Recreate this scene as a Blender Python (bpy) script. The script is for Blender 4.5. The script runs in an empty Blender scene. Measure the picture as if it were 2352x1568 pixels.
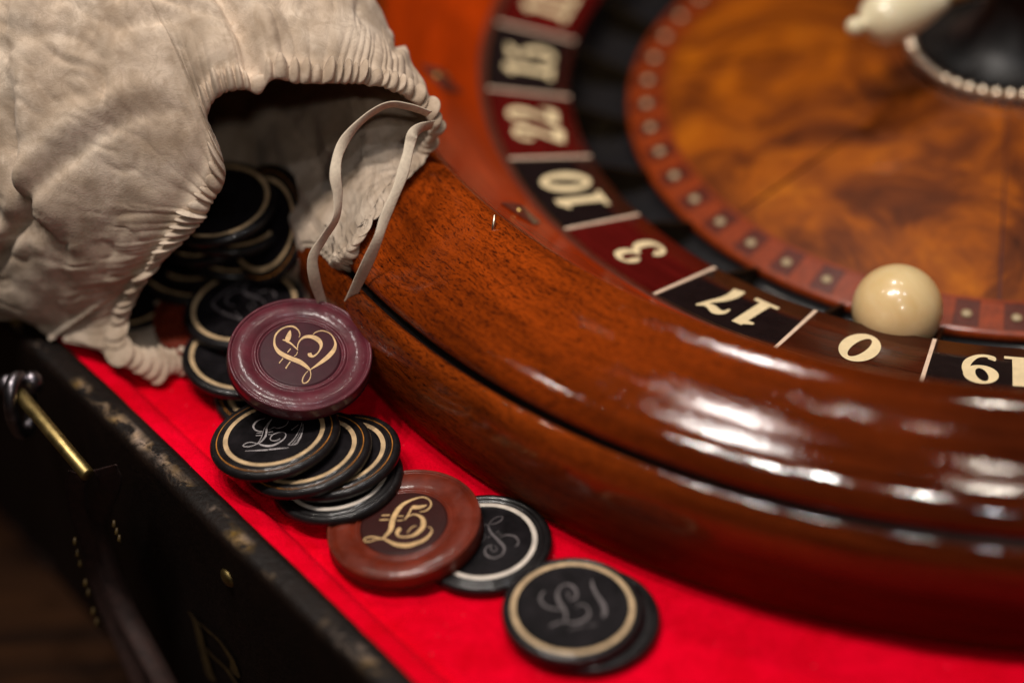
import bpy, math, random
import numpy as np
from mathutils import Matrix, Vector

rng = np.random.default_rng(7)
random.seed(7)
sc = bpy.context.scene
col = sc.collection
R_ = math.radians

# ------------------------------------------------------------------ camera
S = 0.44                       # camera height above the felt, metres
FPX = 2092.6                   # focal length in pixels of a 1024 wide frame
PIT, ROLL = 0.69501, -0.06391
W, H = 1024.0, 682.8
CAM = np.array([0.0, 0.0, S])
Fv = np.array([0, math.cos(PIT), -math.sin(PIT)])
R0 = np.array([1.0, 0, 0]); U0 = np.cross(R0, Fv)
Rv = math.cos(ROLL) * R0 + math.sin(ROLL) * U0
Uv = -math.sin(ROLL) * R0 + math.cos(ROLL) * U0
cd = bpy.data.cameras.new('camera'); cam = bpy.data.objects.new('camera', cd); col.objects.link(cam)
m = Matrix.Identity(4)
for i in range(3):
    m[i][0], m[i][1], m[i][2], m[i][3] = Rv[i], Uv[i], -Fv[i], CAM[i]
cam.matrix_world = m
cd.sensor_width = 36; cd.lens = 36 * FPX / W
cd.clip_start = 0.02; cd.clip_end = 20
cd.dof.use_dof = True; cd.dof.focus_distance = 0.636; cd.dof.aperture_fstop = 2.6
cd.dof.aperture_blades = 0
sc.camera = cam
sc.render.resolution_x, sc.render.resolution_y = 1024, 682
sc.cycles.use_denoising = True
sc.cycles.max_bounces = 8
sc.cycles.sample_clamp_indirect = 4

# ------------------------------------------------------------------ light
wd = bpy.data.worlds.new('World'); sc.world = wd; wd.use_nodes = True
bg = wd.node_tree.nodes['Background']
bg.inputs[0].default_value = (0.9, 0.72, 0.6, 1); bg.inputs[1].default_value = 0.005
def lamp(name, loc, target, size, power, color, sy=None, shape='RECTANGLE'):
    l = bpy.data.lights.new(name, 'AREA'); l.shape = shape; l.size = size
    if sy: l.size_y = sy
    l.energy = power; l.color = color
    o = bpy.data.objects.new(name, l); col.objects.link(o)
    o.location = loc
    o.rotation_euler = (Vector(target) - Vector(loc)).to_track_quat('-Z', 'Y').to_euler()
    return o
WARM = (1, .88, .74)
for lx, ly, pw in ((-.56, .36, 5.5), (-.40, .30, 7), (-.21, .36, 7.5), (.0, .27, 6)):          # a row of small ceiling spots
    lamp('ceiling_spot', (lx, ly, 1.6), (-.02, .48, 0), .056, pw, (1, .92, .84), shape='DISK')
lamp('fill_spot', (.20, -.75, 1.15), (-.08, .55, 0), .07, 2.9, (1, .90, .80), shape='DISK')  # added fill lamp behind the camera, set low to brighten the bag's inside
lamp('ceiling_spot', (.02, -.36, 1.6), (.05, .5, 0), .05, 1.6, (.95, .95, 1), shape='DISK')
lamp('ceiling_panel', (-.08, 1.14, 1.6), (0, .5, 0), .14, 6.5, (1, .94, .88), .14)
lamp('ceiling_spot', (.34, .98, 1.6), (.1, .5, 0), .05, 1.6, WARM, shape='DISK')
lamp('ceiling_spot', (-.95, .74, 1.6), (-.05, .5, 0), .05, 2, WARM, shape='DISK')
lamp('ceiling_spot', (.45, .15, 1.6), (.05, .45, 0), .06, 2, (.86, .92, 1), shape='DISK')
sc.view_settings.view_transform = 'Standard'; sc.view_settings.look = 'None'
sc.view_settings.gamma = 1; sc.view_settings.exposure = -0.25
sc.view_settings.use_curve_mapping = False

# ------------------------------------------------------------------ pixel helpers (pixel = direction only)
def ray(u, v):                           # u, v in a 1024 wide frame
    return (u - W / 2) / FPX * Rv - (v - H / 2) / FPX * Uv + Fv
def at(x, y, z):                         # x, y in a 2352 wide frame, point on the level z
    d = ray(x * W / 2352, y * W / 2352); return CAM + d * ((z - CAM[2]) / d[2])
def on_plane(u, v, p0, n):
    d = ray(u, v); return CAM + d * (np.dot(p0 - CAM, n) / np.dot(d, n))

# ------------------------------------------------------------------ object helpers
def link(o, parent=None):
    col.objects.link(o)
    if parent: o.parent = parent
    return o
def mesh(name, V, F, mat, parent=None, smooth=True, uv=None, origin=None):
    V = np.asarray(V, float)
    if origin is not None: V = V - np.asarray(origin)
    me = bpy.data.meshes.new(name); me.from_pydata(V.tolist(), [], F); me.update()
    if smooth: me.polygons.foreach_set('use_smooth', [True] * len(me.polygons))
    if uv is not None:
        l = me.uv_layers.new(name='UVMap'); uv = np.asarray(uv)
        li = np.empty(len(me.loops), int); me.loops.foreach_get('vertex_index', li)
        if len(uv) == len(me.loops): l.data.foreach_set('uv', uv.ravel())
        else: l.data.foreach_set('uv', uv[li].ravel())
    if mat: me.materials.append(mat)
    o = bpy.data.objects.new(name, me)
    if origin is not None: o.location = origin
    return link(o, parent)
def empty(name, loc=(0, 0, 0), mat4=None):
    o = bpy.data.objects.new(name, None); o.empty_display_size = .01; col.objects.link(o)
    if mat4 is not None: o.matrix_world = mat4
    else: o.location = loc
    return o
def tag(o, label, cat, group=None, kind=None):
    if label: o['label'] = label
    if cat: o['category'] = cat
    if group: o['group'] = group
    if kind: o['kind'] = kind
    return o
def cr(pts, n):                          # Catmull-Rom through rows of pts, n steps per span
    P = np.asarray(pts, float); P = np.vstack([2 * P[0] - P[1], P, 2 * P[-1] - P[-2]])
    out = []
    for i in range(1, len(P) - 2):
        t = np.linspace(0, 1, n, endpoint=False)[:, None]
        a, b, c, d = P[i - 1], P[i], P[i + 1], P[i + 2]
        out.append(.5 * (2 * b + (c - a) * t + (2 * a - 5 * b + 4 * c - d) * t * t + (3 * b - a - 3 * c + d) * t ** 3))
    return np.vstack(out + [P[-2:-1]])
def cr_closed(pts, n):
    P = np.asarray(pts, float); k = len(P); out = []
    t = np.linspace(0, 1, n, endpoint=False)[:, None]
    for i in range(k):
        a, b, c, d = P[i - 1], P[i], P[(i + 1) % k], P[(i + 2) % k]
        out.append(.5 * (2 * b + (c - a) * t + (2 * a - 5 * b + 4 * c - d) * t * t + (3 * b - a - 3 * c + d) * t ** 3))
    return np.vstack(out)
def grid_faces(nr, nc, close_c=True, flip=False):
    F = []
    for i in range(nr - 1):
        for j in range(nc if close_c else nc - 1):
            a, b = i * nc + j, i * nc + (j + 1) % nc
            f = (a, b, b + nc, a + nc)
            F.append(f[::-1] if flip else f)
    return F
def lathe(name, prof, mat, parent=None, n=96, a0=0, a1=2 * math.pi, centre=(0, 0), smooth=True, uvr=None):
    """prof: rows of (r, z), listed from outside to inside over the top (normals up)"""
    P = np.asarray(prof, float); full = abs(a1 - a0 - 2 * math.pi) < 1e-6
    nc = n + 1
    th = np.linspace(a0, a1, nc)
    V = np.stack([centre[0] + P[:, :1] * np.cos(th), centre[1] + P[:, :1] * np.sin(th), np.repeat(P[:, 1:2], nc, 1)], 2).reshape(-1, 3)
    s = np.r_[0, np.cumsum(np.hypot(*np.diff(P, axis=0).T))]
    ur = uvr if uvr else P[:, 0].max()
    uv = np.stack([np.repeat((th * ur)[None], len(P), 0), np.repeat(s[:, None], nc, 1)], 2).reshape(-1, 2)
    return mesh(name, V, grid_faces(len(P), nc, False), mat, parent, smooth, uv)
def tube(path, rad, n=12, cap=True):
    P = np.asarray(path, float); k = len(P)
    rad = np.broadcast_to(rad, (k,))
    T = np.gradient(P, axis=0); T /= np.linalg.norm(T, axis=1, keepdims=True)
    up = np.array([0, 0, 1.0]) if abs(T[0][2]) < .9 else np.array([1.0, 0, 0])
    V = []
    for i in range(k):
        a = np.cross(T[i], up); a /= np.linalg.norm(a); b = np.cross(a, T[i]); up = b
        t = np.linspace(0, 2 * math.pi, n, endpoint=False)
        V.append(P[i] + rad[i] * (np.cos(t)[:, None] * a + np.sin(t)[:, None] * b))
    V = np.vstack(V); F = grid_faces(k, n, True)
    if cap: F += [tuple(range(n))[::-1], tuple(range((k - 1) * n, k * n))]
    return V, F
def vnoise(P, seed=0):                   # smooth value noise in 3-D, about -1..1
    P = np.asarray(P); i = np.floor(P).astype(np.int64); f = P - i; f = f * f * (3 - 2 * f)
    def h(x, y, z):
        n = (x * 374761393 + y * 668265263 + z * 2147483647 + seed * 1274126177) & 0xFFFFFFFF
        n = ((n ^ (n >> 13)) * 1274126177) & 0xFFFFFFFF
        return ((n ^ (n >> 16)) & 0xFFFF) / 32767.5 - 1
    r = 0
    for dx in (0, 1):
        for dy in (0, 1):
            for dz in (0, 1):
                w = (f[..., 0] if dx else 1 - f[..., 0]) * (f[..., 1] if dy else 1 - f[..., 1]) * (f[..., 2] if dz else 1 - f[..., 2])
                r = r + w * h(i[..., 0] + dx, i[..., 1] + dy, i[..., 2] + dz)
    return r

# ------------------------------------------------------------------ materials
class NT:
    def __init__(s, name):
        s.m = bpy.data.materials.new(name); s.m.use_nodes = True; s.t = s.m.node_tree
        s.b = s.t.nodes['Principled BSDF']
    def n(s, typ, **kw):
        nd = s.t.nodes.new(typ)
        for k, v in kw.items():
            if k in nd.inputs: nd.inputs[k].default_value = v
            else: setattr(nd, k, v)
        return nd
    def l(s, a, b): s.t.links.new(a, b); return s
    def coords(s, kind='Object', scale=(1, 1, 1), rot=(0, 0, 0)):
        tc = s.n('ShaderNodeTexCoord'); mp = s.n('ShaderNodeMapping')
        mp.inputs['Scale'].default_value = scale; mp.inputs['Rotation'].default_value = rot
        s.l(tc.outputs[kind], mp.inputs[0]); return mp.outputs[0]
    def noise(s, co, scale, detail=3, rough=.55, dist=0):
        nd = s.n('ShaderNodeTexNoise', Scale=scale, Detail=detail, Roughness=rough, Distortion=dist)
        s.l(co, nd.inputs['Vector']); return nd.outputs[0]
    def ramp(s, fac, stops):
        nd = s.n('ShaderNodeValToRGB'); e = nd.color_ramp.elements
        while len(e) < len(stops): e.new(.5)
        for el, (p, c) in zip(e, stops):
            el.position = p; el.color = (*c, 1) if len(c) == 3 else c
        s.l(fac, nd.inputs[0]); return nd.outputs[0]
    def mix(s, fac, a, b, mode='MIX'):
        nd = s.n('ShaderNodeMix', data_type='RGBA', blend_type=mode)
        for sock, v in ((nd.inputs[0], fac), (nd.inputs[6], a), (nd.inputs[7], b)):
            if isinstance(v, (int, float)): sock.default_value = v
            elif isinstance(v, tuple): sock.default_value = (*v, 1) if len(v) == 3 else v
            else: s.l(v, sock)
        return nd.outputs[2]
    def math(s, op, a, b=None, clamp=False):
        nd = s.n('ShaderNodeMath', operation=op, use_clamp=clamp)
        for i, v in enumerate((a, b)):
            if v is None: continue
            if isinstance(v, (int, float)): nd.inputs[i].default_value = v
            else: s.l(v, nd.inputs[i])
        return nd.outputs[0]
    def bump(s, hgt, strength=.3, dist=.001, sock='Normal'):
        nd = s.n('ShaderNodeBump', Strength=strength, Distance=dist)
        s.l(hgt, nd.inputs['Height']); s.l(nd.outputs[0], s.b.inputs[sock]); return nd
    def set(s, **kw):
        for k, v in kw.items():
            k = k.replace('_', ' ')
            i = s.b.inputs[k]
            if isinstance(v, tuple): i.default_value = (*v, 1) if (len(v) == 3 and i.type == 'RGBA') else v
            elif isinstance(v, (int, float)): i.default_value = v
            else: s.l(v, i)
        return s

def mat_simple(name, c, rough=.4, metal=0, coat=0, var=.25, vscale=300, bump=.0, wear=0, **kw):
    t = NT(name); co = t.coords('Object')
    nz = t.noise(co, vscale, 4)
    dark = tuple(x * (1 - var) for x in c); lite = tuple(min(1, x * (1 + var)) for x in c)
    t.set(Base_Color=t.ramp(nz, [(.3, dark), (.7, lite)]), Metallic=metal, Coat_Weight=coat, Coat_Roughness=.12)
    r = t.math('MULTIPLY_ADD', t.noise(co, vscale * .35, 3), .25); r.node.inputs[2].default_value = rough - .12
    if wear:                                     # rubbed, scuffed surface
        sc1 = t.ramp(t.noise(co, 210, 5, .7, 1.0), [(.42, (0, 0, 0)), (.66, (1, 1, 1))])
        r = t.math('ADD', r, t.math('MULTIPLY', sc1, .28 * wear))
        nd = t.n('ShaderNodeBump', Strength=.35 * wear, Distance=.0006)
        t.l(t.math('ADD', t.noise(co, 130, 4, .6), t.math('MULTIPLY', t.noise(co, 900, 3), .25)), nd.inputs['Height'])
        t.l(nd.outputs[0], t.b.inputs['Coat Normal']); t.l(nd.outputs[0], t.b.inputs['Normal'])
    t.set(Roughness=r)
    if coat: t.set(Specular_IOR_Level=.25)
    if bump: t.bump(t.noise(co, vscale * 2, 3), bump, .0004)
    t.set(**kw); return t.m

def mat_mahogany(name, base, pore, freq=(300, 1300), dark=(.020, .0035, .0018), big=9, coat_r=.05, rough=.45, streak=0.0, turn=None, ripple=1.0, coat=1.0, dull=None):
    t = NT(name); uv = t.coords('UV')
    wob = t.n('ShaderNodeTexNoise', Scale=60, Detail=2); t.l(uv, wob.inputs['Vector'])
    wv = t.n('ShaderNodeVectorMath', operation='MULTIPLY_ADD'); t.l(wob.outputs['Color'], wv.inputs[0]); wv.inputs[1].default_value = (.004, .004, 0); t.l(uv, wv.inputs[2])
    def sc_(a, b, rot=0):
        mp = t.n('ShaderNodeMapping'); mp.inputs['Scale'].default_value = (a, b, 1); mp.inputs['Rotation'].default_value = (0, 0, rot)
        t.l(wv.outputs[0], mp.inputs[0]); return mp.outputs[0]
    fleck = t.noise(sc_(*freq, .12), 1, 2, .55, .35)
    fleck2 = t.noise(sc_(freq[0] * 2.4, freq[1] * 1.25, -.1), 1, 2, .6, .5)
    broad = t.noise(sc_(big, big * 3.2), 1, 4, .6, .8)
    patch = t.noise(sc_(30, 75), 1, 4, .65, .6)
    line = t.noise(sc_(14, 330), 1, 4, .65, .4)
    c = t.ramp(broad, [(.25, tuple(x * .45 for x in base)), (.5, base), (.78, tuple(min(1, x * 1.7) for x in base))])
    c = t.mix(t.ramp(line, [(.42, (0, 0, 0)), (.75, (.55 + streak, .55 + streak, .55 + streak))]), c, dark)
    f1 = t.ramp(fleck, [(.50, (0, 0, 0)), (.62, (1, 1, 1))])
    f2 = t.ramp(fleck2, [(.52, (0, 0, 0)), (.66, (1, 1, 1))])
    pm = t.math('MULTIPLY', t.math('ADD', t.math('MULTIPLY', f1, .62), t.math('MULTIPLY', f2, .55)), pore, clamp=True)
    pm = t.math('MULTIPLY', pm, t.ramp(patch, [(.25, (.5, .5, .5)), (.58, (1, 1, 1))]))
    if turn:                                     # darker, finer grained board, with this side's shade also put into the colour
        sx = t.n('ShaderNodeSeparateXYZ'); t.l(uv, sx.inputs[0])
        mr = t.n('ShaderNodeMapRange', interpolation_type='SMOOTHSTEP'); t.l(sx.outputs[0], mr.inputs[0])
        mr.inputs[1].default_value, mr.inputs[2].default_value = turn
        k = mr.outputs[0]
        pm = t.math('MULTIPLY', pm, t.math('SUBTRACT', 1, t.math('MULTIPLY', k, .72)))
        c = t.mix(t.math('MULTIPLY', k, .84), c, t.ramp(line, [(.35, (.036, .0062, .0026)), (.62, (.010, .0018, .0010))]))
    c = t.mix(pm, c, dark)
    t.set(Base_Color=c, Roughness=rough, Coat_Weight=coat, Coat_Roughness=coat_r, Coat_IOR=1.5, Specular_IOR_Level=.0)
    if dull:                                     # unpolished, dusty underside
        sy = t.n('ShaderNodeSeparateXYZ'); t.l(uv, sy.inputs[0])
        md = t.n('ShaderNodeMapRange', interpolation_type='SMOOTHSTEP'); t.l(sy.outputs[1], md.inputs[0])
        for i_, v_ in zip((1, 2, 3, 4), (*dull, .5, coat_r)): md.inputs[i_].default_value = v_
        t.set(Coat_Roughness=md.outputs[0])
        mw = t.n('ShaderNodeMapRange', interpolation_type='SMOOTHSTEP'); t.l(sy.outputs[1], mw.inputs[0])
        for i_, v_ in zip((1, 2, 3, 4), (*dull, .25, coat)): mw.inputs[i_].default_value = v_
        t.set(Coat_Weight=mw.outputs[0])
    rp_ = t.math('ADD', t.math('MULTIPLY', t.noise(sc_(40, 170), 1, 4, .6), 1.0), t.math('MULTIPLY', pm, -.22))
    t.bump(rp_, .11 * ripple, .0010, 'Coat Normal')
    t.bump(t.math('MULTIPLY', pm, -1), .25, .0003)
    return t.m

M = {}
def mat_felt():
    t = NT('red_felt'); co = t.coords('Object')
    n1 = t.noise(co, 30, 5, .7, .6); n2 = t.noise(co, 900, 4, .75); n3 = t.noise(co, 160, 4, .65, .5)
    c = t.ramp(n1, [(.30, (.70, .0005, .009)), (.66, (.98, .0009, .024))])
    c = t.mix(t.math('MULTIPLY', t.ramp(n3, [(.36, (1, 1, 1)), (.56, (0, 0, 0))]), .30), c, (.56, .0003, .006))
    c = t.mix(t.math('MULTIPLY', t.ramp(n2, [(.52, (0, 0, 0)), (.74, (1, 1, 1))]), .40), c, (.44, .0003, .004))
    lint = t.ramp(t.noise(co, 520, 2, .5), [(.735, (0, 0, 0)), (.76, (1, 1, 1))])
    c = t.mix(t.math('MULTIPLY', lint, .35), c, (.95, .16, .2))
    t.set(Base_Color=c, Roughness=1.0, Specular_IOR_Level=.0, Sheen_Weight=.10, Sheen_Roughness=.5, Sheen_Tint=(1, .05, .08))
    t.bump(t.math('ADD', t.math('MULTIPLY', n2, .8), t.math('MULTIPLY', n3, 1.2)), .8, .0016)
    return t.m
M['felt'] = mat_felt()
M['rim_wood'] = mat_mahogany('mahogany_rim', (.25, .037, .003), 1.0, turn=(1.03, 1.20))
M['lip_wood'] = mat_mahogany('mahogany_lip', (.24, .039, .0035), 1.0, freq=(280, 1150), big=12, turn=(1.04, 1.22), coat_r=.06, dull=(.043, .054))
M['track_wood'] = mat_mahogany('satinwood_track', (.36, .034, .0015), .10, freq=(120, 900), dark=(.2, .02, .004), rough=.4, coat_r=.2, ripple=.5, coat=.6)
M['groove'] = mat_simple('black_groove', (.012, .007, .006), .5)
M['red_panel'] = mat_mahogany('red_panel', (.085, .0050, .004), .2, freq=(100, 900), dark=(.02, .0015, .001), coat_r=.14, ripple=.3, coat=.6)
M['black_panel'] = mat_simple('ebony_panel', (.010, .0055, .0055), .3, coat=.8)
M['zero_panel'] = mat_mahogany('zero_panel', (.062, .013, .005), .3, freq=(100, 900), dark=(.02, .004, .002), coat_r=.14, ripple=.3, coat=.6)
M['boxwood'] = mat_simple('boxwood', (.72, .52, .38), .45, var=.12)
M['ivory_num'] = mat_simple('ivory_numeral', (.80, .64, .38), .4, var=.10, vscale=200, coat=.3)
M['band_wood'] = mat_simple('walnut_band', (.10, .024, .014), .4, coat=.5)
M['brass'] = mat_simple('brass', (.60, .40, .14), .32, metal=1, var=.2)
M['old_brass'] = mat_simple('old_brass', (.34, .25, .10), .42, metal=1, var=.35)
M['pocket'] = mat_simple('black_lacquer', (.010, .009, .010), .3, coat=.4)
M['checker_dark'] = mat_simple('rosewood_square', (.085, .012, .004), .4, coat=.4)
M['checker_lite'] = mat_simple('padauk_square', (.22, .030, .003), .4, coat=.4)
M['ivory'] = None
M['hub'] = mat_simple('black_hub', (.004, .003, .003), .45, Specular_IOR_Level=.3)
M['silver'] = mat_simple('silver_bead', (.80, .66, .50), .34, metal=1, var=.15)
M['black_chip'] = mat_simple('black_chip', (.008, .0065, .007), .36, coat=.3, wear=.8, var=.4, vscale=420)
M['black_disc'] = mat_simple('black_chip_face', (.008, .0065, .0075), .5, bump=.3, var=.6, vscale=220, Specular_IOR_Level=.10)
M['cream'] = mat_simple('cream_inlay', (.52, .36, .20), .45, var=.30, vscale=260, bump=.1)
M['white_inlay'] = mat_simple('white_inlay', (.66, .58, .50), .45, var=.18, vscale=260)
M['amber_line'] = mat_simple('amber_line', (.40, .15, .02), .4, var=.4)
M['purple'] = mat_simple('purple_chip', (.088, .0145, .023), .36, coat=.3, var=.3, vscale=160, wear=1)
M['purple_disc'] = mat_simple('purple_chip_face', (.040, .0065, .012), .5, Specular_IOR_Level=.22, var=.15, bump=.06)
M['brown'] = mat_simple('brown_chip', (.125, .0165, .0065), .36, coat=.3, var=.3, vscale=160, wear=1)
M['brown_disc'] = mat_simple('brown_chip_face', (.028, .004, .003), .5, Specular_IOR_Level=.22, var=.15, bump=.06)
M['gilt'] = mat_simple('gilt_script', (.58, .37, .17), .45, var=.22, vscale=500)
M['scratch'] = mat_simple('scratched_script', (.40, .36, .36), .45, var=.35, vscale=900)
M['dim_script'] = mat_simple('worn_script', (.105, .088, .09), .5, var=.4, vscale=500)
M['gold_paint'] = mat_simple('gold_paint', (.060, .034, .005), .6, var=.35)
M['leather'] = mat_simple('brown_leather', (.030, .012, .009), .65, var=.4, bump=.5, vscale=350)
M['steel'] = mat_simple('dark_steel', (.22, .20, .22), .35, metal=1, var=.4)

def mat_burl():
    t = NT('walnut_burl'); co = t.coords('Object')
    a = t.noise(co, 22, 5, .62, 1.6); b = t.noise(co, 75, 4, .6, .8)
    c = t.ramp(a, [(.28, (.024, .004, .0006)), (.43, (.12, .024, .001)), (.56, (.31, .072, .0015)), (.72, (.46, .128, .003))])
    c = t.mix(t.math('MULTIPLY', t.ramp(b, [(.4, (1, 1, 1)), (.62, (0, 0, 0))]), .45), c, (.14, .03, .004))
    t.set(Base_Color=c, Roughness=.45, Specular_IOR_Level=.15, Coat_Weight=.6, Coat_Roughness=.10)
    t.bump(t.noise(co, 30, 2), .06, .003, 'Coat Normal'); return t.m
M['burl'] = mat_burl()
def mat_ivory(name, c1, c2):
    t = NT(name); co = t.coords('Object')
    c = t.ramp(t.noise(co, 48, 3, .55, .7), [(.3, c1), (.65, c2)])
    t.set(Base_Color=c, Roughness=.28, Coat_Weight=.5, Coat_Roughness=.10, Subsurface_Weight=.12, Subsurface_Radius=(.004, .002, .001))
    return t.m
M['fin'] = mat_simple('tarnished_fin', (.07, .05, .028), .5, metal=1)
M['dot'] = mat_simple('ivory_dot', (.40, .30, .17), .4)
M['ivory'] = mat_ivory('ivory', (.66, .47, .21), (.76, .59, .32))
M['ivory_pale'] = mat_ivory('ivory_handle', (.70, .60, .38), (.78, .70, .50))
def mat_cloth():
    t = NT('calico'); co = t.coords('Object')
    w1 = t.noise(co, 26, 5, .62, .8); w2 = t.noise(co, 70, 3, .5, .6); w3 = t.noise(co, 260, 4, .6)
    c = t.ramp(w1, [(.26, (.46, .345, .245)), (.46, (.62, .49, .375)), (.70, (.72, .60, .48))])
    c = t.mix(t.math('MULTIPLY', t.ramp(w2, [(.36, (1, 1, 1)), (.60, (0, 0, 0))]), .60), c, (.30, .215, .145))
    w4 = t.noise(co, 150, 5, .7, 1.5)
    c = t.mix(t.math('MULTIPLY', t.ramp(w4, [(.40, (1, 1, 1)), (.56, (0, 0, 0))]), .38), c, (.32, .23, .155))
    t.set(Base_Color=c, Roughness=.92, Specular_IOR_Level=.10, Sheen_Weight=.10)
    weave = t.noise(co, 2000, 2, .6)
    t.bump(t.math('ADD', t.math('MULTIPLY', weave, .45), t.math('ADD', t.math('MULTIPLY', w2, 1.3), t.math('MULTIPLY', w3, .25))), .24, .0020); return t.m
M['cloth'] = mat_cloth()
M['tape'] = mat_simple('cotton_tape', (.62, .52, .40), .85, var=.12, vscale=700, bump=.3)
def mat_case():
    t = NT('case_leather'); uv = t.coords('UV'); co = t.coords('Object')
    sx = t.n('ShaderNodeSeparateXYZ'); t.l(uv, sx.inputs[0])
    d = t.math('ABSOLUTE', t.math('SUBTRACT', sx.outputs[1], .0175))      # metres from the outer top edge
    near = t.math('SUBTRACT', 1, t.math('MULTIPLY', d, 330), clamp=True)
    n1 = t.noise(co, 95, 5, .7, .8); n2 = t.noise(co, 34, 3, .6)
    wear = t.math('MULTIPLY', t.math('MULTIPLY', near, t.ramp(n1, [(.46, (0, 0, 0)), (.58, (1, 1, 1))])), t.ramp(n2, [(.47, (0, 0, 0)), (.58, (1, 1, 1))]))
    wc = t.ramp(t.noise(co, 60, 2), [(.4, (.26, .14, .015)), (.6, (.46, .33, .25))])
    base = t.ramp(n1, [(.3, (.003, .0013, .0008)), (.7, (.009, .0040, .0022))])
    lowl = t.math('GREATER_THAN', sx.outputs[1], .024)
    t.set(Base_Color=t.mix(wear, base, wc), Roughness=.55, Specular_IOR_Level=.22)
    t.bump(t.math('ADD', t.noise(co, 520, 4), t.math('MULTIPLY', wear, -1.2)), .4, .0010); return t.m
M['case'] = mat_case()
def mat_table():
    t = NT('dark_oak'); co = t.coords('Object', (6, 60, 6), (0, 0, R_(12)))
    c = t.ramp(t.noise(co, 1.4, 5, .6, .5), [(.3, (.003, .001, .0005)), (.7, (.034, .012, .0035))])
    t.set(Base_Color=c, Roughness=.6, Specular_IOR_Level=.08); return t.m
M['table'] = mat_table()

# ------------------------------------------------------------------ the setting: table, case
DT = np.array([.596, -.803, 0]); DN = np.array([-.803, -.596, 0])          # along the front wall, outward
def cs(a, n, z): return a * DT + n * DN + np.array([0, 0, z])              # case coordinates to world
N_IN, N_OUT, ZTOP = -.2004, -.1896, .008
A_MID, A_HALF, N_FAR = -.4055, .37, -.865
ZB = -.125
Vt = [(-2, -1.5, ZB - .001), (2, -1.5, ZB - .001), (2, 3, ZB - .001), (-2, 3, ZB - .001)]
tb = mesh('table', Vt, [(0, 1, 2, 3)], M['table'], None, False)
tag(tb, 'dark brown wooden table top under the leather case', None, kind='structure')

case = empty('leather_case', cs(A_MID, N_OUT, ZB))
inv = lambda P: np.asarray(P) - np.array(case.location)
tag(case, 'dark brown leather case with worn edges and red felt lining', 'case')
# wall: profile swept along the front, rounded top edges; v of the UV is the length along the profile
def wall(name, a0, a1, n_in, n_out, axis):
    prof = []
    r = .0035
    prof += [(n_in, -.004), (n_in, ZTOP - r)]
    for k in range(7):
        t = math.pi / 2 * k / 6; prof.append((n_in + (r - r * math.cos(t)) * np.sign(n_out - n_in), ZTOP - r + r * math.sin(t)))
    for k in range(9):
        t = math.pi / 2 * k / 8; prof.append((n_out - (r - r * math.sin(t)) * np.sign(n_out - n_in), ZTOP - r + r * math.cos(t)))
    prof += [(n_out, -.01), (n_out, -.04), (n_out, -.08), (n_out, ZB)]
    prof = np.array(prof); s = np.r_[0, np.cumsum(np.hypot(*np.diff(prof, axis=0).T))]
    na = 160; aa = np.linspace(a0, a1, na)
    V = []; uv = []
    for (n, z), sl in zip(prof, s):
        wob = .0006 * vnoise(np.c_[aa * 45, np.full(na, 3.1), np.full(na, z * 20)], 5) + .0003 * vnoise(np.c_[aa * 210, np.full(na, 1.1), np.full(na, z * 100)], 6)
        for a, w in zip(aa, wob):
            V.append(cs(a, n + w, z + w) if axis == 0 else cs(n + w, a, z + w)); uv.append((a, sl))
    fl = (axis == 0) != (n_out < n_in)
    return mesh(name, inv(V), grid_faces(len(prof), na, False, fl), M['case'], case, True, uv)
wall('wall', A_MID - A_HALF, A_MID + A_HALF, N_IN, N_OUT, 0)
wall('wall', A_MID - A_HALF, A_MID + A_HALF, N_FAR, N_FAR - .011, 0)
wall('wall', N_FAR, N_IN, A_MID + A_HALF, A_MID + A_HALF + .011, 1)
wall('wall', N_FAR, N_IN, A_MID - A_HALF, A_MID - A_HALF - .011, 1)
# felt floor with the padded ledge and crease along the front wall
na, nn = 260, 90
nn_pos = np.r_[N_IN + .0005, np.linspace(N_IN - .0005, N_IN - .030, 46), np.linspace(N_IN - .036, N_FAR, 40)]
aa = np.linspace(A_MID - A_HALF, A_MID + A_HALF, na)
A_, N_ = np.meshgrid(aa, nn_pos)
dd = N_IN - N_                                                     # metres from the wall, inward
crease = .0078 + .0012 * vnoise(np.stack([A_ * 22, A_ * 0 + .5, A_ * 0], -1), 3)
Zf = .0046 / (1 + np.exp((dd - crease) / .0011)) - .0018 * np.exp(-((dd - crease - .002) / .0016) ** 2)
Zf += .00035 * vnoise(np.stack([A_ * 90, N_ * 90, A_ * 0], -1), 4) * np.clip(dd / .01, .2, 1)
Zf += .0016 * np.exp(-((dd - .020 - .004 * vnoise(np.stack([A_ * 14, A_ * 0, A_ * 0 + 2.5], -1), 8)) / .0030) ** 2) * np.clip((-.33 - A_) / .05, 0, 1)
V = A_[..., None] * DT + N_[..., None] * DN; V[..., 2] = Zf - .0008
mesh('felt_lining', inv(V.reshape(-1, 3)), grid_faces(len(nn_pos), na, False, True), M['felt'], case)
b = np.array([cs(a, n, z) for z in (ZB + .0005, ZB + .004) for a, n in ((A_MID - A_HALF, N_OUT), (A_MID + A_HALF, N_OUT), (A_MID + A_HALF, N_FAR), (A_MID - A_HALF, N_FAR))])
mesh('base_board', inv(b), [(0, 1, 2, 3), (7, 6, 5, 4)], M['leather'], case, False)

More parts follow.
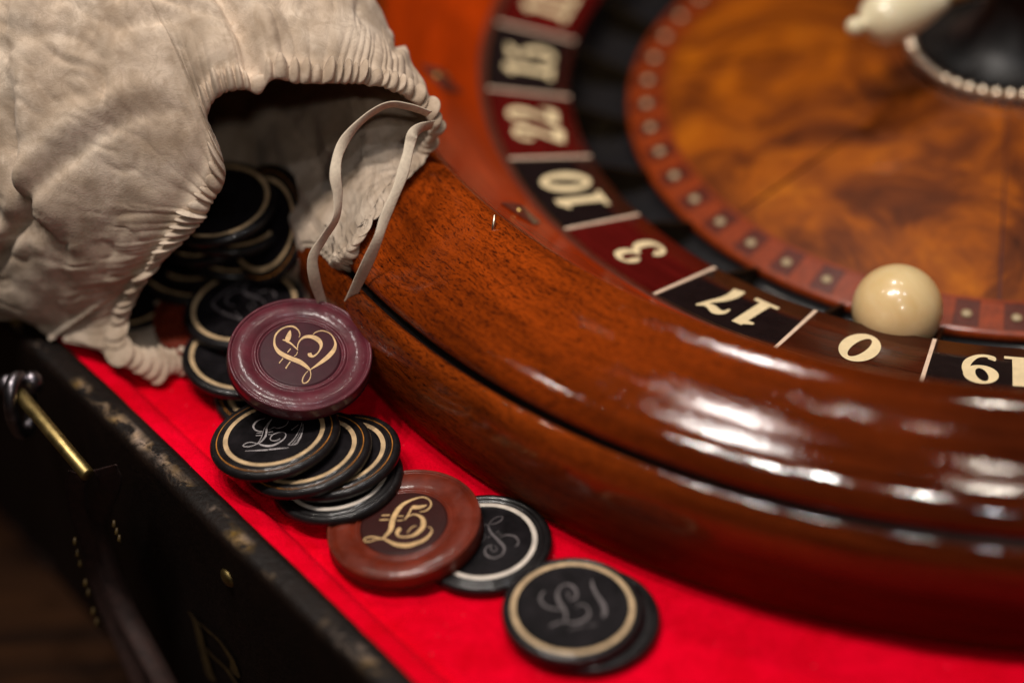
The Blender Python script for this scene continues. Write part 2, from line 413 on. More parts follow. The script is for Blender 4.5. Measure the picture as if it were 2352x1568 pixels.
# strokes traced as pixel paths and laid on a plane
def ribbon_px(paths, reg, p0, n, to_local):
    ox, oy, s = reg; K = W / 3790.0
    V, F = [], []
    for pts in paths:
        P = cr(pts, 7); T = np.gradient(P[:, :2], axis=0); T /= np.linalg.norm(T, axis=1, keepdims=True) + 1e-9
        Nn = np.c_[-T[:, 1], T[:, 0]]; hw = np.maximum(P[:, 2:3] * .76, 6) / 2
        base = len(V)
        for q in np.stack([P[:, :2] + Nn * hw, P[:, :2] - Nn * hw], 1).reshape(-1, 2):
            V.append(to_local(on_plane((ox + q[0] / s) * K, (oy + q[1] / s) * K, p0, n)))
        k = len(P)
        F += [(base + 2 * i, base + 2 * i + 1, base + 2 * i + 3, base + 2 * i + 2) for i in range(k - 1)]
    return np.array(V), F

# gilt initial on the outer wall
pl0 = cs(0, N_OUT + .0009, 0)
Vg, Fg = ribbon_px([
    [(270, 290, 20), (380, 450, 80), (460, 700, 140), (520, 950, 130), (590, 1200, 140), (640, 1380, 150), (740, 1540, 80)],
    [(440, 480, 25), (600, 620, 35), (800, 800, 45), (930, 980, 70), (1040, 1150, 90), (1080, 1300, 150), (1150, 1420, 90), (1180, 1470, 30)],
    [(590, 950, 30), (700, 1090, 40), (850, 1220, 40), (980, 1360, 60), (1080, 1510, 70), (1160, 1640, 60)]],
    (640, 2200, 4.797), pl0, DN, lambda p: inv(p))
mesh('gilt_initial', Vg, Fg, M['gold_paint'], case, False)
# rivet
rp = on_plane(525 * W / 2352, 1325 * W / 2352, cs(0, N_OUT, 0), DN)
prof = [(.0032, 0), (.0030, .0008), (.0022, .0014), (.0010, .0018), (0.00001, .0019)]
rv = lathe('rivet', prof, M['old_brass'], case, 20)
rv.matrix_world = Matrix.Translation(rp) @ Vector(DN).to_track_quat('Z', 'Y').to_matrix().to_4x4()
rv.matrix_parent_inverse = Matrix.Identity(4); rv.location = inv(rp)
rv.rotation_euler = Vector(DN).to_track_quat('Z', 'Y').to_euler()
# handle: steel eye, brass pin, doubled leather strap
hp = cs(0, N_OUT + .016, 0)
q = lambda x, y, off=0: inv(on_plane(x * W / 2352, y * W / 2352, hp + DN * off, DN))
pin0, pin1 = q(45, 905), q(203, 1092)
Vp, Fp = tube([pin0 + (pin0 - pin1) * .02, pin0, pin0 + (pin1 - pin0) * .5, pin1 - (pin1 - pin0) * .012, pin1], [.0019, .0023, .0023, .0023, .0018], 16)
mesh('handle_pin', Vp, Fp, M['old_brass'], case)
c = q(48, 930); ta = np.linspace(0, 2 * math.pi, 33)
ringp = np.array([c + .0062 * math.cos(t) * (DT * .6 + DN * .8) + np.array([0, 0, .0105 * math.sin(t)]) for t in ta])
Vr, Fr = tube(ringp, .0022, 10, False); mesh('handle_eye', Vr, Fr, M['steel'], case)
for dx, dy in ((20, 885), (75, 878)):
    cc = q(dx, dy, -.006)
    Vs = []; Fs = []
    u_, v_ = np.meshgrid(np.linspace(0, 2 * math.pi, 13)[:-1], np.linspace(0, math.pi, 8))
    Vs = np.stack([cc[0] + .0035 * np.sin(v_) * np.cos(u_), cc[1] + .0035 * np.sin(v_) * np.sin(u_), cc[2] + .0040 * np.cos(v_)], -1).reshape(-1, 3)
    mesh('handle_boss', Vs, grid_faces(8, 12, True), M['steel'], case)
def strap(name, pts, width_dir, width, thick, mat):
    P = cr(np.array([q(*p) for p in pts]), 8); T = np.gradient(P, axis=0); T /= np.linalg.norm(T, axis=1, keepdims=True)
    wd_ = np.asarray(width_dir, float); wd_ /= np.linalg.norm(wd_); V = []
    sec = [(-.5, 0), (-.46, .07), (-.35, .1), (.35, .1), (.46, .07), (.5, 0), (.5, .9), (.42, 1), (-.42, 1), (-.5, .9)]
    for i, (p, t) in enumerate(zip(P, T)):
        n_ = np.cross(t, wd_); n_ /= np.linalg.norm(n_)
        jig = 1 + .10 * vnoise(np.array([[i * .35, 1.5, .5]]), 9)[0]
        for a, b_ in sec: V.append(p + n_ * thick * a * jig + wd_ * width * (b_ - .05))
    V = np.array(V); ns = len(sec); F = grid_faces(len(P), ns, True) + [tuple(range(ns))[::-1], tuple(range(len(V) - ns, len(V)))]
    mesh(name, V, F, mat, case)
wdir = -DT * .55 - np.array([0, 0, .55]) - DN * .25
strap('handle_strap', [(178, 1085, .002), (172, 1120, .003), (180, 1180, .002), (205, 1250, 0), (222, 1320, 0), (262, 1430, 0), (322, 1570, 0), (370, 1680, 0)], wdir, .020, .0055, M['leather'])
strap('handle_strap', [(240, 1072, -.002), (250, 1110, -.003), (232, 1160, -.003), (218, 1215, -.003), (238, 1290, -.003), (285, 1400, -.003), (370, 1560, -.003), (430, 1680, -.003)], wdir, .020, .0065, M['leather'])
stV, stF = [], []
for k, (x, y) in enumerate([(172, 1235), (178, 1262), (184, 1285), (196, 1330), (203, 1352), (214, 1395), (222, 1420), (262, 1195), (268, 1212), (274, 1228)]):
    c = q(x, y, .006 if x < 230 else .003); d = q(x + 6, y + 20, .006 if x < 230 else .003)
    Vv, Ff = tube([c, (c + d) / 2 + DN * .0006, d], [.0004, .0006, .0003], 6)
    stF += [tuple(i + len(stV) for i in f) for f in Ff]; stV += Vv.tolist()
so = mesh('stitching', stV, stF, M['gold_paint'], case); so['kind'] = 'stuff'

# ------------------------------------------------------------------ roulette bowl
CX, CY = .1862, .6429
WB = (CX, CY)
bowl = empty('roulette_bowl', (CX, CY, 0))
tag(bowl, 'polished mahogany roulette bowl with a black groove round its moulded rim', 'roulette bowl')
hs = lambda rows: [(r * S, h * S) for r, h in rows]
# lower bullnose lip
lip = [tuple(p) for p in cr([(.560, .0015), (.606, .0015), (.6110, .0080), (.6170, .0200), (.6205, .0320), (.6242, .0460), (.6262, .0620), (.6258, .0725), (.6240, .0800), (.6212, .0865), (.6165, .0912), (.6118, .0938), (.6085, .0925)], 5)]
lip = [(r if r < .610 else .610 + (r - .610) * .75, h) for r, h in lip]
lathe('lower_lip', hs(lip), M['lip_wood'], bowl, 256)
lathe('groove', hs([(.6092, .0930), (.6070, .0870), (.6030, .0860), (.5990, .0900), (.6040, .0975)]), M['groove'], bowl, 256, smooth=False)
rim_pts = cr([(.600, .0920), (.6066, .0980), (.6070, .1050), (.6025, .1120), (.5940, .1168), (.5830, .1195), (.5710, .1217), (.5570, .1260), (.5435, .1318), (.5320, .1361), (.5215, .1376), (.5135, .1350), (.508, .129)], 6)
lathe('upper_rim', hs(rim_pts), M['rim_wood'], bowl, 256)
trk = cr([(.5085, .1300), (.500, .1215), (.480, .101), (.456, .0775), (.4375, .0615)], 5)
lathe('ball_track', hs(trk), M['track_wood'], bowl, 256)
lathe('under_track', hs([(.4375, .0615), (.4375, -.0)]), M['groove'], bowl, 128)
WHEEL_PROF = np.array([(.6226, 0)] + [x for x in lip[40:]] + list(rim_pts) + list(trk))
def wheel_h(x, y):
    r = np.hypot(x - CX, y - CY) / S
    P = WHEEL_PROF[np.argsort(WHEEL_PROF[:, 0])]
    hh = np.interp(r, P[:, 0], np.maximum.accumulate(P[::-1, 1])[::-1] * 0 + P[:, 1], right=-1)
    hh = np.where((r > .55) & (r < .6224), np.interp(r, [.55, .594, .607, .61, .6149, .6194, .6224], [.129, .117, .106, .0975, .0915, .0845, .065]), hh)
    return np.where(r > .6224, -1, hh * S)
bl = lambda p: np.asarray(p) - np.array([CX, CY, 0])
def track_z(r): 
    o = np.argsort(trk[:, 0]); return np.interp(r, trk[o, 0], trk[o, 1])
# little inlaid diamonds and pin on the track
def diamond(dx, dy, ang):
    r0 = .487
    for _ in range(6):
        p = at(dx, dy, track_z(r0) * S); r0 = math.hypot(p[0] - CX, p[1] - CY) / S
    th = math.atan2(p[1] - CY, p[0] - CX)
    V = []
    for a, rr in ((0, .030), (.5, 0), (1, -.030), (1.5, 0)):
        da = {0: 0, .5: .036, 1: 0, 1.5: -.036}[a]; r_ = r0 + rr * .55
        V.append((r_ * S * math.cos(th + da), r_ * S * math.sin(th + da), track_z(r_) * S + .0005))
    V = np.array(V); mid = V.mean(0) + [0, 0, .0035]
    V = np.vstack([V, mid]); F = [(0, 1, 4), (1, 2, 4), (2, 3, 4), (3, 0, 4)]
    o = mesh('deflector', V, F, M['band_wood'], bowl, False)
    for a, rr in ((.010, .004), (-.010, -.004)):
        r_ = r0 + rr; c = np.array([r_ * S * math.cos(th + a), r_ * S * math.sin(th + a), track_z(r_) * S + .0018])
        lathe_at('deflector_stud', [(.0011, -.001), (.0011, .0004), (.0007, .0008), (.00001, .0009)], M['brass'], o, c)
def lathe_at(name, prof, mat, parent, c, n=14):
    o = lathe(name, prof, mat, parent, n); o.location = c; return o
diamond(1196, 490, 0); diamond(1015, 185, 0)
pp = at(1130, 528, .1375 * S)
Vp, Fp = tube(bl([pp + [0, 0, -.001], pp + [.0006, .0016, .001], pp + [.0011, .0032, .0032]]), [.0004, .0005, .0003], 8)
mesh('pin', Vp, Fp, M['silver'], bowl)

# ------------------------------------------------------------------ rotor
rotor = empty('roulette_rotor', (CX, CY, 0))
tag(rotor, 'inlaid roulette rotor with numbered ring, burl cone and black hub', 'roulette rotor')
RO, RI, HN, HI = .4304, .3621, .0566, .0422
DTH = 2 * math.pi / 26; PH = -1.9252
zr = lambda r: np.interp(r, [RI, RO], [HI, HN])
lathe('ring_band', hs([(.4372, .0610), (.4364, .0612), (.4318, .0588), (.4304, .0574)]), M['band_wood'], rotor, 192)
lathe('ring_line', hs([(.4312, .0597), (.4300, .0588)]), M['old_brass'], rotor, 192)
def digit_shapes(ch):
    """list of ('s', rows x,y,w) strokes or ('p', outer, inner) rings; box height 1"""
    el = lambda cx, cy, a, b, tilt=0, n=36: [(cx + a * math.cos(t) * math.cos(tilt) - b * math.sin(t) * math.sin(tilt), cy + a * math.cos(t) * math.sin(tilt) + b * math.sin(t) * math.cos(tilt)) for t in np.linspace(0, 2 * math.pi, n, endpoint=False)]
    if ch == '0': return .82, [('r', el(.41, .5, .41, .5), el(.41, .5, .15, .37, -.25))]
    if ch == '1': return .56, [('s', [(.31, .0, .26), (.31, .35, .25), (.31, .7, .25), (.31, .98, .25)]), ('s', [(.0, .045, .09), (.3, .045, .09), (.60, .045, .09)]), ('s', [(.32, .93, .12), (.18, .85, .14), (.02, .80, .07)])]
    if ch == '2': return .68, [('s', [(.20, .70, .22), (.12, .74, .16), (.16, .88, .10), (.34, .955, .09), (.52, .88, .18), (.56, .72, .24), (.45, .52, .18), (.25, .33, .11), (.08, .14, .09), (.03, .03, .05)]), ('s', [(.02, .06, .10), (.18, .12, .18), (.36, .10, .22), (.54, .10, .17), (.64, .22, .08), (.66, .32, .04)])]
    if ch == '3': return .68, [('s', [(.20, .72, .22), (.12, .76, .16), (.16, .89, .09), (.33, .955, .09), (.50, .87, .18), (.53, .74, .20), (.44, .60, .12), (.30, .54, .08)]), ('s', [(.30, .54, .08), (.47, .49, .12), (.58, .34, .22), (.54, .14, .20), (.36, .04, .09), (.16, .07, .09), (.09, .20, .16), (.17, .28, .22)])]
    if ch == '5': return .66, [('s', [(.14, .88, .14), (.30, .86, .18), (.46, .90, .14), (.58, .99, .04)]), ('s', [(.13, .92, .07), (.12, .72, .06), (.11, .52, .05)]), ('s', [(.11, .52, .06), (.26, .60, .08), (.44, .56, .16), (.55, .36, .24), (.50, .14, .18), (.34, .04, .09), (.15, .07, .09), (.08, .19, .16), (.16, .27, .21)])]
    if ch == '7': return .68, [('s', [(.03, .68, .05), (.06, .84, .12), (.20, .90, .20), (.36, .84, .18), (.52, .84, .12), (.66, .97, .05)]), ('s', [(.64, .93, .05), (.52, .70, .10), (.38, .46, .18), (.32, .24, .24), (.33, .06, .26), (.34, .0, .26)])]
    if ch == '9': return .74, [('r', el(.37, .69, .36, .31), el(.35, .70, .12, .22, .35)), ('s', [(.66, .70, .12), (.68, .50, .16), (.62, .28, .17), (.46, .10, .11), (.28, .05, .09), (.14, .11, .14), (.16, .18, .17)])]
def numeral(text, thm, parent):
    hgt = .0415
    shapes = [digit_shapes(c_) for c_ in text]; gap = .14
    tot = sum(s_[0] for s_ in shapes) + gap * (len(text) - 1)
    hgt_x = hgt * (.82 if len(text) > 1 else .84)
    x0 = -tot / 2; V, F = [], []
    def put(x, y, lift):
        r = (RI + RO) / 2 + (y - .5) * hgt; off = x * hgt_x * .98
        px = r * math.cos(thm) + off * math.sin(thm); py = r * math.sin(thm) - off * math.cos(thm)
        rr = math.hypot(px, py)
        V.append((px * S, py * S, zr(rr) * S + .00022 + lift))
    for k, (wd_, shp) in enumerate(shapes):
        for si, s_ in enumerate(shp):
            base = len(V); lift = si * .00003
            if s_[0] == 'r':
                n = len(s_[1])
                for x, y in s_[1] + s_[2]: put(x0 + x, y, lift)
                F += [(base + i, base + (i + 1) % n, base + n + (i + 1) % n, base + n + i) for i in range(n)]
            else:
                P = cr(s_[1], 6); T = np.gradient(P[:, :2], axis=0); T /= np.linalg.norm(T, axis=1, keepdims=True) + 1e-9
                for p, t in zip(P, T):
                    put(x0 + p[0] - t[1] * p[2] / 2, p[1] + t[0] * p[2] / 2, lift); put(x0 + p[0] + t[1] * p[2] / 2, p[1] - t[0] * p[2] / 2, lift)
                F += [(base + 2 * i, base + 2 * i + 1, base + 2 * i + 3, base + 2 * i + 2) for i in range(len(P) - 1)]
        x0 += wd_ + gap
    mesh('numeral', V, F, M['ivory_num'], parent, False)
NUMS = {-1: '19', 0: '0', 1: '17', 2: '3', 3: '10', 4: '22', 5: '15', 6: '11'}
COLS = {0: 'zero_panel'}
for k in range(26):
    kk = k - 26 if k > 13 else k
    th1 = PH - DTH * kk; th0 = th1 - DTH
    cm = 'zero_panel' if kk == 0 else ('black_panel' if (kk % 2 == 1) else 'red_panel')
    jit = .0003 * random.uniform(-.3, .3)
    o = lathe('number_panel', hs([(RO, HN), (.41, zr(.41)), (.386, zr(.386)), (RI, HI), (RI, HI - .003)]), M[cm], rotor, 14, th0 + .0022, th1 - .0022)
    if kk in NUMS: numeral(NUMS[kk], (th0 + th1) / 2, o)
    # fret between panels
    c_, s_ = math.cos(th1), math.sin(th1); hw = .00062
    V = []
    for r, z in ((RO - .0005, HN), (RI + .0006, HI)):
        for sx, dz in ((-1, -.001), (-1, .00035), (1, .00035), (1, -.001)):
            V.append((r * S * c_ - sx * hw * s_, r * S * s_ + sx * hw * c_, z * S + dz))
    mesh('fret', V, [(0, 1, 5, 4), (1, 2, 6, 5), (2, 3, 7, 6), (0, 3, 2, 1), (4, 5, 6, 7)], M['boxwood'], rotor, False)
    # pocket divider fin
    V = []
    for r, z0, z1 in ((RI - .001, .000, .0345), (.3135, .000, .0145)):
        for sx in (-1, 1):
            for z in (z0, z1): V.append((r * S * c_ - sx * .0006 * s_, r * S * s_ + sx * .0006 * c_, z * S))
    mesh('pocket_divider', V, [(0, 1, 5, 4), (2, 6, 7, 3), (1, 3, 7, 5), (0, 4, 6, 2)], M['fin'], rotor, False)
lathe('pocket_trough', hs([(RI + .0004, .0392), (RI - .0005, .012), (.356, .004), (.346, .0005), (.322, .0000), (.3133, .004), (.3128, .0075)]), M['pocket'], rotor, 192)
# cone edge, inlaid squares with ivory dots
zc = lambda r: np.interp(r, [.0, .085, .284, .3125], [.062, .060, .0205, .0135])
lathe('cone_edge', hs([(.3130, .0070), (.3138, .0095), (.3130, .0125), (.3118, .0137), (.3092, .0146)]), M['checker_lite'], rotor, 192)
DOT0 = R_(-100.55); ND = 52
for k in range(ND * 2):
    a = DOT0 + math.pi / ND * (k - .5)
    o = lathe('inlay_square', hs([(.3093, zc(.3093)), (.297, zc(.297)), (.2852, zc(.2852))]), M['checker_dark' if k % 2 == 0 else 'checker_lite'], rotor, 4, a + .0008, a + math.pi / ND - .0008)
    if k % 2 == 0:
        am = DOT0 + math.pi / ND * k; r_ = .2975
        lathe_at('ivory_dot', [(.00185, .0), (.0017, .0005), (.0011, .0009), (.00001, .0011)], M['dot'], o, (r_ * S * math.cos(am), r_ * S * math.sin(am), zc(r_) * S))
lathe('inlay_backing', hs([(.3095, zc(.3095) - .0012), (.2846, zc(.2846) - .0012)]), M['band_wood'], rotor, 128)
lathe('cone_line', hs([(.2850, zc(.2850) + .0002), (.2825, zc(.2825) + .0002)]), M['checker_lite'], rotor, 128)
lathe('cone_backing', hs([(.2850, zc(.285) - .0012), (.08, zc(.08) - .0012)]), M['band_wood'], rotor, 96)
NSEG = 8; A0 = math.atan2(-.0 + at(2295, 700, .02 * S)[1] - CY, at(2295, 700, .02 * S)[0] - CX)
for k in range(NSEG):
    a = A0 + 2 * math.pi / NSEG * k
    rows = [(r, zc(r) + .0025 * math.sin(math.pi * (.2825 - r) / .2)) for r in np.linspace(.2824, .083, 10)]
    o = lathe('burl_veneer', hs(rows), M['burl'], rotor, 14, a + .0045, a + 2 * math.pi / NSEG - .0045)
# hub
hub_rows = [(.083, .0605), (.080, .0655), (.074, .067)]
lathe('hub', hs([(.0745, .066), (.066, .064), (.052, .0665), (.036, .080), (.024, .100), (.020, .118), (.024, .128), (.030, .136), (.028, .146), (.016, .156), (.0001, .160)]), M['hub'], rotor, 48)
lathe('hub_collar', hs([(.0855, .0585), (.083, .0635), (.0745, .0655)]), M['hub'], rotor, 64)
bead = None
for k in range(46):
    a = 2 * math.pi / 46 * k
    u_, v_ = np.meshgrid(np.linspace(0, 2 * math.pi, 9)[:-1], np.linspace(0, math.pi, 6))
    if bead is None:
        V = np.stack([.0042 * np.sin(v_) * np.cos(u_), .0042 * np.sin(v_) * np.sin(u_), .0042 * np.cos(v_)], -1).reshape(-1, 3) * S / .44
        V *= [.62, .62, .62]
        bead = mesh('bead', V, grid_faces(6, 8, True), M['silver'], rotor); o = bead
    else:
        o = bead.copy(); col.objects.link(o)
    o.location = (.0800 * S * math.cos(a), .0800 * S * math.sin(a), .0672 * S)
lathe_at('hub_screw', [(.0022, 0), (.0020, .001), (.0001, .0015)], M['brass'], rotor, bl(at(2333, 108, .068 * S)))
# turret arms with ivory handles; the one in view points to the tip pixel
zt = .128
tip = at(1945, 68, zt * S); th_t = math.atan2(tip[1] - CY, tip[0] - CX); rt = math.hypot(tip[0] - CX, tip[1] - CY)
hprof = [(.0, .0000), (.0016, .0004), (.0030, .0018), (.0034, .0036), (.0026, .0056), (.0030, .0066), (.0066, .0086), (.0092, .0125), (.0098, .0180), (.0088, .0250), (.0066, .0320), (.0046, .0370), (.0036, .0400)]
for k in range(4):
    a = th_t + k * math.pi / 2
    ca, sa = math.cos(a), math.sin(a)
    P = [(ca * (rt - d), sa * (rt - d), zt * S) for _, d in hprof]
    rad = [max(r, .0001) for r, _ in hprof]
    Vh, Fh = tube(P, rad, 24); arm = mesh('turret_handle', Vh, Fh, M['ivory_pale'], rotor)
    Vs, Fs = tube([(ca * (rt - .0395), sa * (rt - .0395), zt * S), (ca * .004, sa * .004, zt * S)], .0026, 12)
    mesh('turret_spindle', Vs, Fs, M['old_brass'], arm)

# ball resting between the number ring and the cone
d = ray(897.2, 308.9); ballR = .0325 * S
pb = at(897.2 * 2352 / W, 308.9 * 2352 / W, .041 * S)
u_, v_ = np.meshgrid(np.linspace(0, 2 * math.pi, 49)[:-1], np.linspace(0, math.pi, 25))
V = np.stack([ballR * np.sin(v_) * np.cos(u_), ballR * np.sin(v_) * np.sin(u_), ballR * np.cos(v_)], -1).reshape(-1, 3)
ball = mesh('ivory_ball', V, grid_faces(25, 48, True, True), M['ivory'])
ball.location = pb; tag(ball, 'cream ivory ball resting in the pocket by the zero', 'ball')

# ------------------------------------------------------------------ chips
def chip(kind, c, nrm, label, name='gaming_chip', group='gaming chips spilled from the bag', strokes=None, reg=None, smat='scratch', ring='cream', RR=.0229):
    n = np.array([nrm[0], nrm[1], 1.0]) if len(nrm) == 2 else np.array(nrm, float)
    n /= np.linalg.norm(n)
    u = np.cross([0, 1, 0], n); u /= np.linalg.norm(u); v = np.cross(n, u)
    M4 = Matrix(((u[0], v[0], n[0], c[0]), (u[1], v[1], n[1], c[1]), (u[2], v[2], n[2], c[2]), (0, 0, 0, 1)))
    T = {'A': .0034, 'B': .0034, 'P': .0050, 'R': .0050}[kind]
    base = M4 @ Matrix.Translation((0, 0, -T))
    root = empty(name, mat4=base); tag(root, label, 'chip', group)
    if kind in 'AB':
        R = .0200; k_ = R / 1000
        if kind == 'A': ri, ro = 712, 780
        else: ri, ro = 802, 868
        g = lambda rows: [(r * k_, z * 1e-6 + T) for r, z in rows]
        edge = [(0.1, -3400 + 0), (900, -3400), (960, -3250), (992, -2700), (1000, -1900), (996, -1200), (975, -500), (950, -180), (925, -60)]
        if kind == 'A': mid = [(905, -120), (893, -420), (880, -430), (868, -110), (850, -20), (832, -110), (820, -400), (806, -380), (ro + 2, -160)]
        else: mid = [(915, -220), (905, -420), (895, -380), (ro + 2, -160)]
        body = lathe('body', g(edge + mid), M['black_chip'], root, 96)
        lathe('inlay_ring', g([(ro + 2, -170), ((ri + ro) / 2 + 12, -110), ((ri + ro) / 2 - 12, -115), (ri - 2, -210)]), M[ring], root, 96)
        lathe('face', g([(ri - 2, -205), (ri - 14, -420), (ri - 60, -440), (.1, -440)]), M['black_disc'], root, 64)
        if kind == 'A' and ring == 'cream':
            lathe('amber_line', g([(895, -395), (878, -400)]), M['amber_line'], body, 96)
        zf = T - 440e-6 + .00006
    else:
        R = RR; k_ = R / 1000; pre = 'purple' if kind == 'P' else 'brown'
        g = lambda rows: [(r * k_, z * 1e-6 + T) for r, z in rows]
        prof = [(.1, -5000), (930, -5000), (975, -4800), (996, -4300), (1000, -3000), (1000, -900), (996, -480), (984, -250), (968, -200), (955, -330), (945, -560), (930, -480), (900, -230), (860, -60), (810, -10), (760, -90), (710, -330), (680, -560), (664, -720), (652, -700), (640, -470), (622, -380), (606, -430), (596, -620), (586, -740), (574, -700)]
        P_ = cr(np.array(prof), 2); P_[:, 1] = np.where((P_[:, 0] < 980) & (P_[:, 1] > -1000), P_[:, 1] * 1.35, P_[:, 1])
        lathe('body', g(P_), M[pre], root, 112)
        lathe('face', g([(574, -945), (560, -600), (540, -540), (.1, -540)]), M[pre + '_disc'], root, 72)
        zf = T - 540e-6 + .00006
    if strokes:
        bi = base.inverted(); p0 = np.array(base @ Vector((0, 0, zf))); nn_ = n
        V, F = ribbon_px(strokes, reg, p0, nn_, lambda p: np.array(bi @ Vector(p)))
        V[:, 2] += np.linspace(0, .00004, len(V))
        if isinstance(smat, str): mesh('script', V, F, M[smat], root, False)
    return root

st_purple = [
 [(820, 500, 12), (840, 430, 22), (800, 340, 35), (720, 280, 45), (640, 265, 40), (540, 285, 32), (430, 340, 40), (340, 440, 45), (310, 560, 50), (325, 680, 70), (400, 790, 110), (520, 870, 120), (680, 940, 120), (830, 1000, 125), (940, 1070, 100), (1020, 1140, 70), (1060, 1180, 40)],
 [(1050, 1170, 25), (1065, 1250, 22), (1050, 1340, 25), (990, 1420, 30), (920, 1445, 25), (890, 1400, 32), (910, 1320, 30), (960, 1240, 22), (1010, 1190, 18)],
 [(1060, 1160, 20), (1180, 1080, 60), (1320, 980, 100), (1440, 880, 120), (1540, 760, 110), (1575, 650, 70), (1560, 560, 45), (1490, 440, 30), (1380, 375, 25), (1270, 360, 25), (1170, 390, 22), (1110, 430, 15)],
 [(790, 720, 25), (800, 640, 30), (850, 550, 40), (940, 490, 70), (1050, 480, 90), (1160, 510, 120), (1250, 580, 120), (1280, 670, 80), (1250, 760, 40), (1190, 840, 40), (1110, 890, 60), (1050, 860, 110), (1040, 820, 100)],
 [(640, 350, 20), (620, 430, 110), (590, 520, 140), (560, 570, 90)], [(560, 570, 60), (650, 620, 45), (740, 700, 35), (800, 760, 25)], [(480, 545, 20), (560, 560, 60), (600, 560, 60)],
 [(650, 730, 30), (615, 770, 30), (580, 810, 25)], [(490, 930, 30), (450, 980, 30), (410, 1030, 30)], [(640, 1000, 30), (590, 1070, 34), (545, 1140, 38)], [(790, 790, 18), (770, 850, 18), (720, 890, 18)]]
st_brown = [
 [(1400, 565, 20), (1500, 550, 28), (1600, 500, 35), (1660, 410, 45), (1640, 320, 40), (1560, 255, 35), (1450, 235, 35), (1300, 270, 45), (1150, 330, 65), (1020, 410, 100), (920, 520, 130), (850, 640, 140), (800, 760, 150), (780, 880, 150), (740, 990, 110), (660, 1080, 75), (590, 1150, 45)],
 [(620, 1150, 40), (540, 1160, 50), (430, 1130, 40), (320, 1120, 40), (220, 1140, 35), (165, 1180, 35), (200, 1225, 30), (300, 1220, 30), (420, 1180, 30), (520, 1160, 30)],
 [(590, 1150, 40), (700, 1210, 60), (850, 1280, 95), (1000, 1310, 115), (1150, 1310, 115), (1300, 1270, 100), (1450, 1215, 85), (1570, 1140, 70), (1650, 1050, 55), (1680, 980, 40), (1650, 920, 25), (1590, 890, 15)],
 [(1570, 410, 15), (1480, 440, 70), (1380, 460, 100), (1290, 460, 110), (1230, 470, 80)], [(1225, 480, 60), (1180, 570, 45), (1130, 660, 45), (1070, 740, 30)],
 [(1080, 725, 30), (1170, 650, 35), (1280, 620, 40), (1390, 650, 60), (1470, 720, 120), (1490, 810, 150), (1470, 910, 130), (1390, 1000, 110), (1280, 1080, 80), (1180, 1110, 50), (1050, 1125, 40), (940, 1100, 60), (900, 1040, 90), (930, 980, 120), (980, 930, 90)],
 [(560, 645, 30), (650, 640, 35), (740, 635, 35)], [(930, 655, 30), (990, 657, 30), (1050, 660, 25)], [(510, 745, 30), (620, 740, 35), (720, 735, 35)], [(905, 760, 30), (970, 755, 28), (1030, 750, 25)], [(1130, 1030, 25), (1220, 920, 30), (1330, 870, 20)]]
st_s1 = [
 [(1150, 240, 30), (1060, 350, 60), (1000, 480, 70), (990, 600, 70), (965, 720, 70), (900, 820, 60), (810, 910, 40), (700, 965, 30)],
 [(1080, 300, 14), (980, 420, 18), (905, 560, 16), (860, 720, 22), (790, 870, 26), (720, 950, 20)],
 [(950, 215, 12), (800, 260, 25), (680, 330, 60), (610, 440, 75), (650, 540, 60), (750, 585, 30), (870, 595, 20)],
 [(1070, 550, 15), (1210, 480, 18), (1300, 505, 18), (1450, 470, 20), (1570, 400, 20), (1630, 300, 15)],
 [(700, 965, 25), (560, 1020, 25), (430, 1040, 25), (310, 1020, 28), (360, 960, 25), (450, 920, 25), (560, 912, 25), (700, 940, 20)],
 [(770, 960, 25), (880, 1000, 60), (1050, 1020, 70), (1230, 980, 65), (1400, 890, 50), (1510, 800, 35), (1555, 700, 32), (1520, 640, 28), (1420, 618, 28), (1290, 645, 25), (1180, 690, 28), (1105, 780, 35), (1120, 850, 30), (1220, 870, 25), (1320, 845, 28), (1390, 800, 25)],
 [(2020, 340, 18), (1980, 480, 22), (1900, 640, 22), (1780, 830, 22), (1620, 990, 26)], [(2055, 380, 20), (2045, 540, 34), (2000, 720, 34), (1930, 860, 34), (1870, 950, 26), (1740, 985, 22), (1640, 995, 20)],
 [(2010, 520, 16), (1940, 690, 16), (1840, 850, 16), (1740, 960, 16)], [(2020, 600, 14), (1960, 760, 14), (1870, 900, 14), (1800, 970, 14)], [(1920, 400, 14), (1810, 490, 18), (1710, 560, 18)],
 [(370, 1165, 12), (700, 1150, 30), (900, 1140, 45), (1030, 1130, 60)], [(1060, 1120, 50), (1200, 1110, 45), (1400, 1090, 30), (1640, 1070, 15)],
 [(700, 645, 22), (780, 640, 22), (850, 635, 22)], [(1050, 625, 22), (1110, 615, 22), (1180, 605, 22)], [(680, 718, 22), (770, 714, 22), (850, 710, 22)], [(1040, 690, 20), (1100, 690, 20), (1150, 690, 20)]]
